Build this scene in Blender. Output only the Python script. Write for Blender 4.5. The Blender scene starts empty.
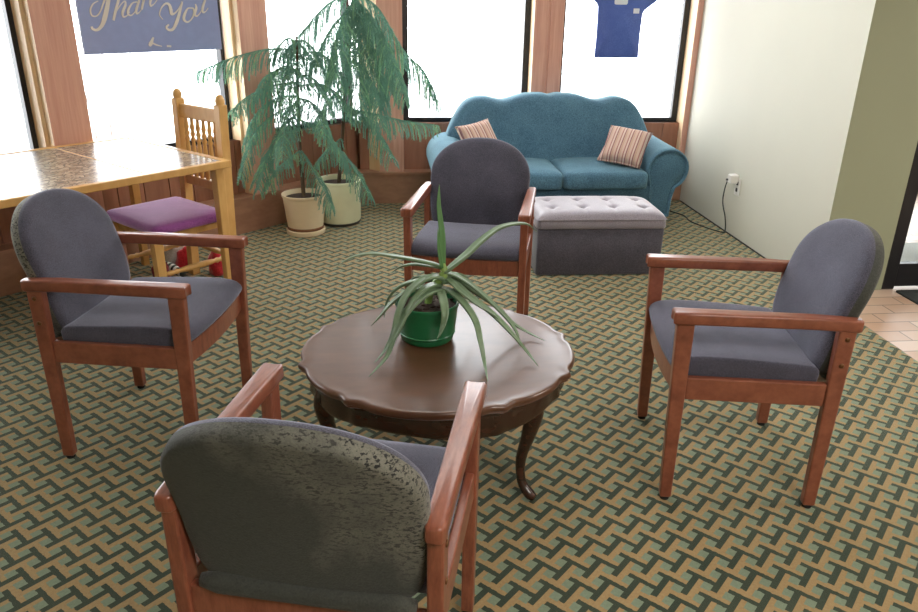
import bpy, bmesh, math, random
from math import sin, cos, pi, radians, sqrt, atan2
from mathutils import Vector, Matrix
random.seed(7)
scene = bpy.context.scene
COL = scene.collection

# ------------------------------------------------------------------ materials
def lin(c):
    def f(u):
        u /= 255.0
        return u / 12.92 if u <= 0.04045 else ((u + 0.055) / 1.055) ** 2.4
    return (f(c[0]), f(c[1]), f(c[2]), 1.0)

class NT:
    """small wrapper to write node trees tersely"""
    def __init__(s, name):
        s.m = bpy.data.materials.new(name); s.m.use_nodes = True
        s.t = s.m.node_tree; s.t.nodes.clear()
        s.out = s.t.nodes.new('ShaderNodeOutputMaterial')
    def n(s, typ, **kw):
        nd = s.t.nodes.new(typ)
        for k, v in kw.items():
            if k.startswith('_'): setattr(nd, k[1:], v)
            else: s.set(nd, k, v)
        return nd
    def set(s, nd, k, v):
        i = nd.inputs[int(k[1:])] if (k[0] == 'i' and k[1:].isdigit()) else nd.inputs[k.replace('__', ' ')]
        if isinstance(v, bpy.types.NodeSocket): s.t.links.new(v, i)
        else: i.default_value = v
    def math(s, op, a, b=0.0, c=None):
        nd = s.t.nodes.new('ShaderNodeMath'); nd.operation = op
        s.set(nd, 'i0', a); s.set(nd, 'i1', b)
        if c is not None: s.set(nd, 'i2', c)
        return nd.outputs[0]
    def mix(s, f, a, b):
        nd = s.t.nodes.new('ShaderNodeMix'); nd.data_type = 'RGBA'
        s.set(nd, 'i0', f); s.set(nd, 'i6', a); s.set(nd, 'i7', b)
        return nd.outputs[2]
    def noise(s, scale, detail=3, vec=None, rough=0.5):
        nd = s.n('ShaderNodeTexNoise', Scale=scale, Detail=detail, Roughness=rough)
        if vec is not None: s.set(nd, 'Vector', vec)
        return nd.outputs['Fac']
    def ramp(s, fac, stops):
        nd = s.t.nodes.new('ShaderNodeValToRGB'); s.set(nd, 'Fac', fac)
        e = nd.color_ramp.elements
        while len(e) < len(stops): e.new(0.5)
        for x, (p, c) in zip(e, stops): x.position = p; x.color = c
        return nd.outputs['Color']
    def obj(s):
        return s.t.nodes.new('ShaderNodeTexCoord').outputs['Object']
    def mapping(s, vec, scale=(1, 1, 1), rot=(0, 0, 0), loc=(0, 0, 0)):
        return s.n('ShaderNodeMapping', Vector=vec, Scale=scale, Rotation=rot, Location=loc).outputs[0]
    def bsdf(s, col, rough=0.6, **kw):
        b = s.n('ShaderNodeBsdfPrincipled', Base__Color=col, Roughness=rough, **kw)
        s.t.links.new(b.outputs[0], s.out.inputs[0]); s.b = b
        return b
    def bump(s, h, strength=0.3, dist=0.005):
        nd = s.n('ShaderNodeBump', Height=h, Strength=strength, Distance=dist)
        s.t.links.new(nd.outputs[0], s.b.inputs['Normal'])

def plain(name, rgb, rough=0.6, var=0.12, scale=20, **kw):
    k = NT(name); c = lin(rgb)
    d = tuple(x * (1 - var) for x in c[:3]) + (1,); e = tuple(min(1, x * (1 + var)) for x in c[:3]) + (1,)
    f = k.noise(scale, 4, k.obj())
    k.bsdf(k.mix(f, d, e), rough, **kw)
    return k.m

def wood(name, a, b, rough=0.4, scale=(3, 40, 40), rot=(0, 0, 0), bump=0.1, **kw):
    k = NT(name)
    v = k.mapping(k.obj(), scale, rot)
    f = k.noise(1.0, 5, v, 0.6)
    g = k.noise(3.5, 2, v, 0.5)
    f = k.math('ADD', k.math('MULTIPLY', f, 0.7), k.math('MULTIPLY', g, 0.3))
    col = k.ramp(f, [(0.3, lin(a)), (0.7, lin(b))])
    k.bsdf(col, rough, **kw); k.bump(f, bump, 0.002)
    return k.m

def fabric(name, a, b, scale=420, rough=0.95, sheen=0.3, tint=(1, 1, 1, 1), bump=0.5):
    k = NT(name); o = k.obj()
    f = k.noise(scale, 2, o); g = k.noise(9, 3, o)
    col = k.ramp(k.math('ADD', k.math('MULTIPLY', f, 0.75), k.math('MULTIPLY', g, 0.25)), [(0.35, lin(a)), (0.65, lin(b))])
    k.bsdf(col, rough, Sheen__Weight=sheen, Sheen__Roughness=0.45, Sheen__Tint=tint); k.bump(f, bump, 0.002)
    return k.m

def carpet_material():
    k = NT('carpet_weave'); o = k.obj(); S = 0.0605
    sx = k.t.nodes.new('ShaderNodeSeparateXYZ'); k.t.links.new(o, sx.inputs[0])
    wob = k.n('ShaderNodeTexNoise', Scale=90.0, Detail=1.0); k.t.links.new(o, wob.inputs['Vector'])
    wo = k.math('MULTIPLY', k.math('SUBTRACT', wob.outputs['Fac'], 0.5), 0.0045)
    X = k.math('ADD', k.math('ADD', sx.outputs[0], 2.084), wo); Y = k.math('ADD', k.math('ADD', sx.outputs[1], 1.916), wo)
    q = 1 / (sqrt(2) * S)
    u = k.math('MULTIPLY', k.math('SUBTRACT', X, Y), q)
    v = k.math('MULTIPLY', k.math('ADD', X, Y), q)
    def rect(u0, u1, v0, v1):
        r = None
        for d in (0.0, 1.0):
            a = k.math('LESS_THAN', k.math('FLOORED_MODULO', k.math('SUBTRACT', u, u0 + d), 2.0), u1 - u0)
            b = k.math('LESS_THAN', k.math('FLOORED_MODULO', k.math('SUBTRACT', v, v0 + d), 2.0), v1 - v0)
            m = k.math('MULTIPLY', a, b)
            r = m if r is None else k.math('MAXIMUM', r, m)
        return r
    w = 0.15; wa = 0.13
    bars = k.math('MAXIMUM', rect(0.0, 1.5, -wa, wa), rect(1.5 - w, 1.5 + w, -0.52, 1.0))
    patch = k.math('MAXIMUM', rect(-0.07, 0.36, -0.62, -wa), rect(0.90, 1.36, -0.62, -wa))
    n1 = k.noise(700, 2, o); n2 = k.noise(5, 3, o); n3 = k.noise(120, 2, o)
    tan = k.mix(n3, lin((146, 116, 72)), lin((180, 148, 100)))
    grn = k.mix(n3, lin((104, 120, 98)), lin((136, 152, 128)))
    drk = k.mix(n3, lin((5, 25, 14)), lin((16, 46, 27)))
    col = k.mix(bars, k.mix(patch, tan, grn), drk)
    col = k.mix(k.math('MULTIPLY', n1, 0.26), col, lin((40, 40, 30)))
    col = k.mix(k.math('MULTIPLY', n2, 0.08), col, lin((180, 175, 140)))
    k.bsdf(col, 0.95, Sheen__Weight=0.35, Sheen__Roughness=0.4, Sheen__Tint=(0.85, 1, 0.8, 1)); k.bump(n1, 0.4, 0.004)
    return k.m

def tile_material():
    k = NT('quarry_tile'); o = k.obj()
    b = k.n('ShaderNodeTexBrick', Scale=1.0, Mortar__Size=0.004, Brick__Width=0.26, Row__Height=0.11, Bias=0.0,
            Color1=lin((206, 178, 158)), Color2=lin((186, 146, 116)), Mortar=lin((120, 100, 84)))
    k.t.links.new(o, b.inputs['Vector'])
    n = k.noise(6, 3, o)
    col = k.mix(k.math('MULTIPLY', n, 0.35), b.outputs['Color'], lin((200, 190, 182)))
    k.bsdf(col, 0.35); k.bump(k.math('SUBTRACT', 1.0, b.outputs['Fac']), 0.4, 0.003)
    return k.m

def wall_material(name, rgb):
    k = NT(name); o = k.obj()
    n = k.noise(2.2, 2, o); f = k.noise(160, 3, o); c = lin(rgb)
    k.bsdf(k.mix(n, c, tuple(x * 0.94 for x in c[:3]) + (1,)), 0.75); k.bump(f, 0.12, 0.002)
    return k.m

def glass_material():
    k = NT('window_glass')
    t = k.n('ShaderNodeBsdfTransparent', Color=(0.97, 0.98, 0.98, 1)); g = k.n('ShaderNodeBsdfGlossy', Roughness=0.02)
    fr = k.n('ShaderNodeFresnel', IOR=1.45)
    m = k.n('ShaderNodeMixShader'); k.t.links.new(fr.outputs[0], m.inputs[0]); k.t.links.new(t.outputs[0], m.inputs[1]); k.t.links.new(g.outputs[0], m.inputs[2])
    k.t.links.new(m.outputs[0], k.out.inputs[0])
    return k.m

def mosaic_material():
    k = NT('pebble_inlay'); o = k.obj()
    v = k.n('ShaderNodeTexVoronoi', Scale=34.0, Randomness=1.0); k.t.links.new(k.mapping(o, (1, 1.9, 1), (0, 0, 0.5)), v.inputs['Vector'])
    col = k.ramp(k.math('FRACT', k.math('MULTIPLY', k.n('ShaderNodeSeparateColor', Color=v.outputs['Color']).outputs[0], 1.0)),
                 [(0.0, lin((120, 96, 72))), (0.3, lin((178, 152, 120))), (0.6, lin((226, 212, 186))), (1.0, lin((140, 116, 98)))])
    e = k.n('ShaderNodeTexVoronoi', Scale=34.0, _feature='DISTANCE_TO_EDGE'); k.t.links.new(k.mapping(o, (1, 1.9, 1), (0, 0, 0.5)), e.inputs['Vector'])
    col = k.mix(k.math('LESS_THAN', e.outputs['Distance'], 0.07), col, lin((52, 40, 32)))
    k.bsdf(col, 0.3, Coat__Weight=0.3, Coat__Roughness=0.2)
    return k.m

def stripe_material():
    k = NT('striped_ticking'); o = k.obj()
    sx = k.t.nodes.new('ShaderNodeSeparateXYZ'); k.t.links.new(o, sx.inputs[0])
    f = k.math('FRACT', k.math('MULTIPLY', k.math('ADD', sx.outputs[0], 3.0), 19.0))
    c = k.ramp(f, [(0.0, lin((214, 186, 170))), (0.28, lin((172, 116, 116))), (0.42, lin((224, 204, 190))), (0.62, lin((146, 100, 104))), (0.76, lin((202, 168, 150)))])
    c.node.color_ramp.interpolation = 'CONSTANT'
    n = k.noise(300, 2, o)
    k.bsdf(k.mix(k.math('MULTIPLY', n, 0.3), c, lin((120, 96, 90))), 0.9, Sheen__Weight=0.2); k.bump(n, 0.3, 0.002)
    return k.m

def crackle_material():
    k = NT('worn_backing'); o = k.obj()
    n = k.noise(9, 4, o); n2 = k.noise(260, 3, o)
    marks = k.noise(1.0, 3, k.mapping(o, (120, 85, 190)), 0.65)
    sx = k.t.nodes.new('ShaderNodeSeparateXYZ'); k.t.links.new(o, sx.inputs[0])
    worn = k.math('ADD', k.math('MULTIPLY', sx.outputs[1], -2.6), k.math('MULTIPLY', k.math('SUBTRACT', sx.outputs[2], 0.66), 1.6))
    worn = k.math('ADD', worn, k.math('MULTIPLY', k.math('SUBTRACT', n, 0.5), 1.4))
    w = k.n('ShaderNodeClamp', Value=k.math('ADD', k.math('MULTIPLY', worn, 1.6), 0.0)).outputs[0]
    dark = k.n('ShaderNodeClamp', Value=k.math('MULTIPLY', k.math('SUBTRACT', marks, 0.53), 22.0)).outputs[0]
    base = k.mix(n2, lin((34, 36, 33)), lin((74, 76, 68)))
    pale = k.mix(n2, lin((88, 87, 78)), lin((130, 127, 114)))
    col = k.mix(w, base, pale)
    col = k.mix(k.math('MULTIPLY', dark, k.math('ADD', k.math('MULTIPLY', w, 0.75), 0.25)), col, lin((20, 20, 18)))
    k.bsdf(col, 0.8, Sheen__Weight=0.15); k.bump(n2, 0.4, 0.003)
    return k.m

def leaf_material():
    k = NT('aloe_skin'); o = k.obj()
    n = k.noise(60, 3, o); g = k.noise(5, 2, o)
    col = k.mix(g, lin((80, 112, 84)), lin((122, 146, 114)))
    col = k.mix(k.math('MULTIPLY', n, 0.35), col, lin((170, 186, 150)))
    k.bsdf(col, 0.38, Subsurface__Weight=0.0)
    return k.m

M = {}
M['carpet'] = carpet_material(); M['tile'] = tile_material()
M['wall_pale'] = wall_material('pale_wall_paint', (214, 213, 198)); M['wall_olive'] = wall_material('olive_wall_paint', (160, 165, 138))
M['ceiling'] = wall_material('ceiling_paint', (232, 232, 226)); M['wall_rear'] = wall_material('rear_wall_paint', (190, 184, 166))
M['glass'] = glass_material(); M['mosaic'] = mosaic_material(); M['stripe'] = stripe_material(); M['crackle'] = crackle_material()
M['post'] = wood('cedar_post', (196, 140, 122), (222, 174, 154), 0.5, (30, 30, 1.6)); M['reveal'] = wood('window_lit_cedar', (232, 196, 150), (246, 222, 184), 0.5, (30, 30, 1.6))  # post tone raised for window haze; reveal copy has window light in its colour
M['panel'] = wood('low_wall_boards', (134, 88, 68), (172, 120, 96), 0.45, (9, 9, 1.5))
M['ledge'] = wood('ledge_boards', (150, 108, 86), (180, 136, 110), 0.45, (5, 5, 12))
M['chair_wood'] = wood('reddish_beech', (116, 62, 46), (158, 94, 70), 0.3, (14, 60, 14), Coat__Weight=0.25, Coat__Roughness=0.2)
M['fabric'] = fabric('slate_upholstery', (46, 46, 56), (94, 92, 108), 420, sheen=0.45, tint=(0.8, 0.82, 1, 1))
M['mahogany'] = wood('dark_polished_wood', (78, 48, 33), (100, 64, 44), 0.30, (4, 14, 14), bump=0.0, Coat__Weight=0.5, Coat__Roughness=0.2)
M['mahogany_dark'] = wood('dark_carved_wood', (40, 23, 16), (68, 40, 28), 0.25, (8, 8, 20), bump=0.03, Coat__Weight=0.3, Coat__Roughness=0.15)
M['sofa'] = fabric('teal_chenille', (58, 92, 116), (92, 132, 154), 160, sheen=0.35, tint=(0.6, 0.95, 1, 1))  # blues lightened and greyed to carry the window haze
M['ottoman'] = fabric('grey_velvet', (112, 106, 116), (144, 136, 146), 240, rough=0.42, sheen=0.8, tint=(1, 0.95, 1, 1), bump=0.25)
M['ottoman_base'] = fabric('charcoal_velvet', (58, 56, 66), (86, 82, 94), 200, rough=0.8, sheen=0.4, bump=0.25)
M['button'] = plain('dark_button', (44, 40, 46), 0.5)
M['pine'] = wood('honey_pine', (206, 152, 84), (232, 188, 120), 0.38, (10, 10, 3))
M['purple'] = fabric('purple_plush', (130, 62, 134), (174, 100, 172), 220, sheen=0.9, tint=(1, 0.8, 1, 1))
M['leaf'] = leaf_material()
M['leaf_pale'] = plain('pale_aloe', (146, 176, 96), 0.4)
M['leaf_fresh'] = plain('fresh_aloe', (98, 142, 88), 0.4)
M['green_pot'] = plain('green_glazed_plastic', (36, 112, 70), 0.3, 0.08)
M['soil'] = plain('potting_soil', (66, 52, 44), 0.95, 0.6, 90)
M['bark'] = plain('conifer_bark', (92, 74, 58), 0.9, 0.3, 40)
def needles(name, rgb):
    k = NT(name); c = lin(rgb); f = k.noise(14, 3, k.obj())
    col = k.mix(f, tuple(x * .7 for x in c[:3]) + (1,), tuple(min(1, x * 1.3) for x in c[:3]) + (1,))
    k.bsdf(col, 0.55); tr = k.n('ShaderNodeBsdfTranslucent', Color=col); m = k.n('ShaderNodeMixShader', Fac=0.4)
    k.t.links.new(k.b.outputs[0], m.inputs[1]); k.t.links.new(tr.outputs[0], m.inputs[2]); k.t.links.new(m.outputs[0], k.out.inputs[0])
    return k.m
M['needle'] = needles('conifer_needles', (122, 168, 150)); M['needle_light'] = needles('fresh_conifer_needles', (150, 194, 156))  # needle tone paled to include haze from the windows
M['pot_tan'] = plain('cream_pot', (232, 212, 178), 0.45, 0.06); M['pot_pale'] = plain('pale_pot', (238, 238, 204), 0.45, 0.06)
M['pot_band'] = plain('brown_band', (128, 84, 54), 0.5); M['saucer_dark'] = plain('dark_saucer', (70, 66, 58), 0.5)
M['black_metal'] = plain('black_anodised', (30, 30, 34), 0.4, 0.1); M['black_rubber'] = plain('black_rubber', (22, 22, 22), 0.8)
M['mat'] = plain('dark_doormat', (48, 52, 52), 0.9, 0.3, 200); M['mat_grey'] = plain('grey_doormat', (168, 168, 164), 0.9, 0.2, 200)
M['sign'] = plain('slate_blue_board', (140, 152, 196), 0.5, 0.08); M['lettering'] = plain('cream_lettering', (214, 206, 196), 0.6, 0.08)  # board colour lightened to stand in for haze against the backlight
M['jersey'] = fabric('royal_blue_jersey', (70, 92, 165), (98, 120, 190), 260, sheen=0.2); M['white_print'] = plain('white_print', (225, 228, 235), 0.6, 0.04)  # jersey blues raised, window haze mixed into the colour
M['white_plastic'] = plain('white_plastic', (236, 234, 228), 0.35, 0.03); M['dark_slot'] = plain('dark_slot', (40, 36, 34), 0.5)
M['cord'] = plain('dark_cord', (44, 52, 44), 0.5); M['brass'] = plain('bolt_metal', (120, 84, 56), 0.35, 0.1, Metallic=0.7)
M['red_cloth'] = fabric('red_cloth', (176, 24, 36), (216, 52, 60), 120, sheen=0.4); M['white_cloth'] = fabric('off_white_cloth', (214, 206, 196), (236, 230, 222), 120)
M['maroon_cloth'] = fabric('maroon_cloth', (110, 22, 34), (150, 40, 52), 120)
M['ground'] = plain('pale_pavement', (216, 216, 216), 0.9, 0.05, 3); M['twig'] = plain('grey_twig', (150, 140, 132), 0.9)
def scarf_mat():
    k = NT('black_white_stripes'); o = k.obj()
    sx = k.t.nodes.new('ShaderNodeSeparateXYZ'); k.t.links.new(o, sx.inputs[0])
    c = k.ramp(k.math('FRACT', k.math('MULTIPLY', k.math('ADD', sx.outputs[0], 3.0), 26.0)), [(0.0, lin((232, 228, 220))), (0.5, lin((60, 66, 62)))])
    c.node.color_ramp.interpolation = 'CONSTANT'
    k.bsdf(c, 0.9); return k.m
M['scarf'] = scarf_mat()

# ------------------------------------------------------------------ mesh helpers
def new(name, bm, mats, parent=None, smooth=True, loc=None, rot=None, bevel=0, subsurf=0, autosmooth=None, recalc=True):
    if recalc: bmesh.ops.recalc_face_normals(bm, faces=bm.faces)
    me = bpy.data.meshes.new(name); bm.to_mesh(me); bm.free()
    for m in (mats if isinstance(mats, (list, tuple)) else [mats]): me.materials.append(M[m])
    if smooth:
        for p in me.polygons: p.use_smooth = True
        if autosmooth: me.set_sharp_from_angle(angle=radians(autosmooth))
    o = bpy.data.objects.new(name, me); COL.objects.link(o)
    if parent is not None: o.parent = parent
    if loc is not None: o.location = loc
    if rot is not None: o.rotation_euler = rot
    if bevel:
        b = o.modifiers.new('bevel', 'BEVEL'); b.width = bevel; b.segments = 2; b.limit_method = 'ANGLE'; b.angle_limit = radians(40)
    if subsurf:
        s = o.modifiers.new('subsurf', 'SUBSURF'); s.levels = subsurf; s.render_levels = subsurf
    return o
def BM(): return bmesh.new()
def box(bm, a, b, mtx=None, mat=0):
    x0, y0, z0 = a; x1, y1, z1 = b
    vs = [bm.verts.new(p) for p in ((x0, y0, z0), (x1, y0, z0), (x1, y1, z0), (x0, y1, z0), (x0, y0, z1), (x1, y0, z1), (x1, y1, z1), (x0, y1, z1))]
    for f in ((0, 3, 2, 1), (4, 5, 6, 7), (0, 1, 5, 4), (1, 2, 6, 5), (2, 3, 7, 6), (3, 0, 4, 7)):
        bm.faces.new([vs[i] for i in f]).material_index = mat
    if mtx: bmesh.ops.transform(bm, matrix=mtx, verts=vs)
    return vs
def hexa(bm, bottom, top, mat=0):
    """frustum between two 4-point rings"""
    v = [bm.verts.new(p) for p in bottom] + [bm.verts.new(p) for p in top]
    for f in ((3, 2, 1, 0), (4, 5, 6, 7), (0, 1, 5, 4), (1, 2, 6, 5), (2, 3, 7, 6), (3, 0, 4, 7)):
        bm.faces.new([v[i] for i in f]).material_index = mat
def loft(bm, loops, cap=True, closed=True, mat=0):
    L = [[bm.verts.new(p) for p in l] for l in loops]
    n = len(L[0])
    for a, b in zip(L, L[1:]):
        for i in range(n if closed else n - 1):
            j = (i + 1) % n
            try: bm.faces.new((a[i], a[j], b[j], b[i])).material_index = mat
            except ValueError: pass
    if cap:
        for l, rev in ((L[0], True), (L[-1], False)):
            c = Vector((0, 0, 0))
            for w in l: c += w.co
            cv = bm.verts.new(c / n)
            for i in range(n):
                j = (i + 1) % n
                bm.faces.new((l[j], l[i], cv) if rev else (l[i], l[j], cv)).material_index = mat
    return L
def lathe(bm, prof, c=(0, 0, 0), seg=32, mat=0, cap=True):
    loft(bm, [[(c[0] + r * cos(2 * pi * i / seg), c[1] + r * sin(2 * pi * i / seg), c[2] + z) for i in range(seg)] for r, z in prof], cap=cap, mat=mat)
def catmull(pts, n=6):
    P = [Vector(p) for p in pts]; P = [P[0] * 2 - P[1]] + P + [P[-1] * 2 - P[-2]]
    out = []
    for i in range(1, len(P) - 2):
        for k in range(n):
            t = k / n; a, b, c, d = P[i - 1:i + 3]
            out.append(0.5 * ((2 * b) + (c - a) * t + (2 * a - 5 * b + 4 * c - d) * t * t + (3 * b - a - 3 * c + d) * t ** 3))
    out.append(P[-2]); return out
def tube(bm, pts, rad, seg=8, mat=0, flat=1.0, up=Vector((0, 0, 1)), cap=True):
    """tube along points; rad number or list; flat squashes along the local up"""
    pts = [Vector(p) for p in pts]; n = len(pts); loops = []
    for i, p in enumerate(pts):
        t = (pts[min(i + 1, n - 1)] - pts[max(i - 1, 0)]).normalized()
        s = t.cross(up)
        if s.length < 1e-3: s = t.cross(Vector((1, 0, 0)))
        s.normalize(); w = s.cross(t).normalized()
        r = rad[i] if isinstance(rad, (list, tuple)) else rad
        loops.append([p + s * r * cos(2 * pi * k / seg) + w * r * flat * sin(2 * pi * k / seg) for k in range(seg)])
    loft(bm, loops, cap=cap, mat=mat)
def inset(poly, d):
    if d > .03:                                   # deep insets: offset a little, then shrink towards the middle
        q = inset(poly, .03); xs = [p[0] for p in q]; ys = [p[1] for p in q]
        cx, cy = (min(xs) + max(xs)) / 2, (min(ys) + max(ys)) / 2; e = d - .03
        fx = max(.05, 1 - e / ((max(xs) - min(xs)) / 2)); fy = max(.05, 1 - e / ((max(ys) - min(ys)) / 2)); f = min(fx, fy)
        return [(cx + (x - cx) * f, cy + (y - cy) * f) for x, y in q]
    n = len(poly); out = []
    A = sum(poly[i][0] * poly[(i + 1) % n][1] - poly[(i + 1) % n][0] * poly[i][1] for i in range(n))
    sg = 1 if A > 0 else -1
    for i in range(n):
        a, b, c = poly[i - 1], poly[i], poly[(i + 1) % n]
        tx, ty = c[0] - a[0], c[1] - a[1]; l = math.hypot(tx, ty) or 1
        out.append((b[0] - sg * ty / l * d, b[1] + sg * tx / l * d))
    return out
def pad(bm, outline, prof, fn, mat=0, cap=True):
    """outline (2-D) swept through prof [(inset, depth)]; fn(a, b, depth) -> 3-D"""
    loft(bm, [[fn(x, y, d) for x, y in inset(outline, ins)] for ins, d in prof], cap=cap, mat=mat)
def rounded_rect(w, h, r, seg=5, c=(0, 0)):
    o = []
    for cx, cy, a in ((w - r, h - r, 0), (-w + r, h - r, 90), (-w + r, -h + r, 180), (w - r, -h + r, 270)):
        for k in range(seg + 1):
            t = radians(a + 90 * k / seg); o.append((c[0] + cx + r * cos(t), c[1] + cy + r * sin(t)))
    return o
def resample(poly, step):
    """closed polygon with extra points on its long edges"""
    o = []; n = len(poly)
    for i in range(n):
        a, b = poly[i], poly[(i + 1) % n]; l = math.hypot(b[0] - a[0], b[1] - a[1]); k = max(1, int(l / step))
        for j in range(k): o.append((a[0] + (b[0] - a[0]) * j / k, a[1] + (b[1] - a[1]) * j / k))
    return o
def round_prof(t, r, n=4):
    """rounded-edge profile over thickness t (from -t/2 to t/2) with radius r"""
    p = []
    for k in range(n + 1):
        a = pi / 2 * k / n; p.append((r * (1 - sin(a)), -t / 2 + r * (1 - cos(a))))
    for k in range(n + 1):
        a = pi / 2 * k / n; p.append((r * (1 - cos(a)), t / 2 - r * (1 - sin(a))))
    return [(a, b) for a, b in p]
def thing(name, label, cat, loc=(0, 0, 0), rz=0, group=None):
    o = bpy.data.objects.new(name, None); COL.objects.link(o); o.empty_display_size = 0.1
    o.location = loc; o.rotation_euler = (0, 0, rz); o['label'] = label; o['category'] = cat
    if group: o['group'] = group
    return o
def tag(o, label, cat, group=None):
    o['label'] = label; o['category'] = cat
    if group: o['group'] = group
    return o
def struct(o): o['kind'] = 'structure'; return o
def dup(root, loc, rz, label):
    r = root.copy(); COL.objects.link(r); r.location = loc; r.rotation_euler = (0, 0, rz); r['label'] = label
    for ch in list(root.children):
        c = ch.copy(); COL.objects.link(c); c.parent = r
        for g in list(ch.children):
            d = g.copy(); COL.objects.link(d); d.parent = c
    return r

# ------------------------------------------------------------------ frames of reference
D0 = Vector((-3.366, 1.247, 0)); DU = Vector((cos(pi / 4), sin(pi / 4), 0)); DN = Vector((sin(pi / 4), -cos(pi / 4), 0))
def dg(t, n, z=0.0): return D0 + DU * t + DN * n + Vector((0, 0, z))     # along / off the slanting window wall
CEIL = 2.62; SILL = 0.6; HEAD = 2.45

# ------------------------------------------------------------------ room shell
def quad_prism(bm, poly, z0, z1, mat=0):
    loft(bm, [[(x, y, z0) for x, y in poly], [(x, y, z1) for x, y in poly]], mat=mat)
A3 = dg(-3.2, 0)
b = BM(); f = b.faces.new([b.verts.new((x, y, 0)) for x, y in ((0, -6), (0, 2.3), (-2.7, 2.3), (A3.x - .1, A3.y + .1), (A3.x - .1, -6))])
struct(new('floor', b, 'carpet', smooth=False))
b = BM(); b.faces.new([b.verts.new((x, y, 0.0)) for x, y in ((0, -6), (4, -6), (4, 2.35), (0.38, 2.35), (0.38, 0), (0, 0))])
struct(new('floor_entry', b, 'tile', smooth=False))
b = BM(); box(b, (A3.x - .3, -6.1, CEIL), (4.1, 2.6, CEIL + .1)); struct(new('ceiling', b, 'ceiling', smooth=False))
# right wall block: pale paint towards the lounge, olive towards the entry
b = BM()
vs = [(0, 0), (0, 2.05), (0.02, 2.35), (0.40, 2.35), (0.40, 0.03), (0.40, 0)]
quad_prism(b, vs, 0, CEIL)
for fc in b.faces:
    c = fc.calc_center_median()
    fc.material_index = 1 if (c.y < 0.02 or c.x > 0.2) else 0
struct(new('wall_right', b, ['wall_pale', 'wall_olive'], smooth=False))
b = BM(); box(b, (-0.012, 0.0, 0), (-0.001, 2.0, 0.004)); struct(new('baseboard_right', b, 'black_rubber', smooth=False))
b = BM(); box(b, (1.46, 0, 0), (4, 0.14, CEIL)); box(b, (0.40, 0, 2.2), (1.46, 0.14, CEIL)); struct(new('wall_entry', b, 'wall_olive', smooth=False))
b = BM(); box(b, (A3.x - .2, -6.1, 0), (4.1, -6, CEIL)); struct(new('wall_rear', b, 'wall_rear', smooth=False))
b = BM(); box(b, (A3.x - .3, -6, 0), (A3.x - .1, A3.y + .1, CEIL)); struct(new('wall_left', b, 'wall_rear', smooth=False))
b = BM(); box(b, (4, -6, 0), (4.1, 2.4, CEIL)); struct(new('wall_far_right', b, 'wall_rear', smooth=False))

# low board-clad wall under the windows, with the boxed ledge at its foot
def boards(bm, p0, p1, nrm, z0, z1, thick, bw=0.16):
    d = p1 - p0; L = d.length; d = d.normalized(); k = int(L / bw)
    for i in range(k):
        a = p0 + d * (L * i / k); c = p0 + d * (L * (i + 1) / k - 0.006)
        q = [a, c, c - nrm * thick, a - nrm * thick]
        hexa(bm, [(v.x, v.y, z0) for v in q], [(v.x, v.y, z1) for v in q])
    a = p0 - nrm * 0.012; c = p1 - nrm * 0.012; q = [a, c, c - nrm * thick, a - nrm * thick]
    hexa(bm, [(v.x, v.y, z0) for v in q], [(v.x, v.y, z1) for v in q])
NB = Vector((0, -1, 0))
b = BM(); boards(b, Vector((-2.56, 2.13, 0)), Vector((0.0, 2.13, 0)), NB, 0.23, SILL, 0.2)
struct(new('wall_back', b, 'panel', smooth=False))
b = BM(); boards(b, dg(-3.2, -0.1), dg(1.27, -0.1), DN, 0.23, SILL, 0.16)
struct(new('wall_left_slanting', b, 'panel', smooth=False))
b = BM()
quad_prism(b, [(-2.58, 2.03), (0, 2.03), (0, 2.34), (-2.72, 2.34)], 0, 0.225)
quad_prism(b, [(-2.587, 2.015), (0, 2.015), (0, 2.14), (-2.66, 2.14)], 0.225, 0.245)
struct(new('trim_back_ledge', b, 'ledge', smooth=False))
b = BM()
P = [dg(-3.2, 0), dg(1.1, 0), dg(1.24, -0.28), dg(-3.2, -0.28)]; quad_prism(b, [(p.x, p.y) for p in P], 0, 0.225)
P = [dg(-3.2, 0.015), dg(1.1, 0.015), dg(1.16, -0.12), dg(-3.2, -0.12)]; quad_prism(b, [(p.x, p.y) for p in P], 0.225, 0.245)
struct(new('trim_left_ledge', b, 'ledge', smooth=False))
# header above the windows
b = BM(); box(b, (-2.56, 2.1, HEAD), (0, 2.35, CEIL)); struct(new('trim_back_header', b, 'post', smooth=False))
b = BM(); P = [dg(-3.2, -.05), dg(1.19, -.05), dg(1.24, -.28), dg(-3.2, -.28)]; quad_prism(b, [(p.x, p.y) for p in P], HEAD, CEIL); struct(new('trim_left_header', b, 'post', smooth=False))

# posts: cedar, sides coloured paler to carry the window light (side faces get the second slot)
def post(name, poly, lit_edges, groove=None):
    b = BM(); n = len(poly)
    lo = [b.verts.new((x, y, 0.235)) for x, y in poly]; hi = [b.verts.new((x, y, CEIL)) for x, y in poly]
    for i in range(n):
        j = (i + 1) % n; f = b.faces.new((lo[i], lo[j], hi[j], hi[i])); f.material_index = 1 if i in lit_edges else 0
    b.faces.new(lo); b.faces.new(hi)
    o = struct(new(name, b, ['post', 'reveal'], smooth=False)); return o
def xy(*ps): return [(p.x, p.y) for p in ps]
def diag_post(name, t0, t1):
    post(name, xy(dg(t0, 0), dg(t1, 0), dg(t1, -0.24), dg(t0, -0.24)), (1, 3))
    b = BM()                                    # thin stop bead on the side coloured as lit, where the post meets the window
    P = xy(dg(t0 - 0.018, -0.06), dg(t0, -0.06), dg(t0, -0.17), dg(t0 - 0.018, -0.17)); quad_prism(b, P, SILL, HEAD)
    struct(new(name + '_stop', b, 'reveal', smooth=False))
diag_post('trim_1', -1.067, -0.858); diag_post('trim_2', 0.158, 0.372); diag_post('trim_0', -2.30, -2.09)
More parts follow.
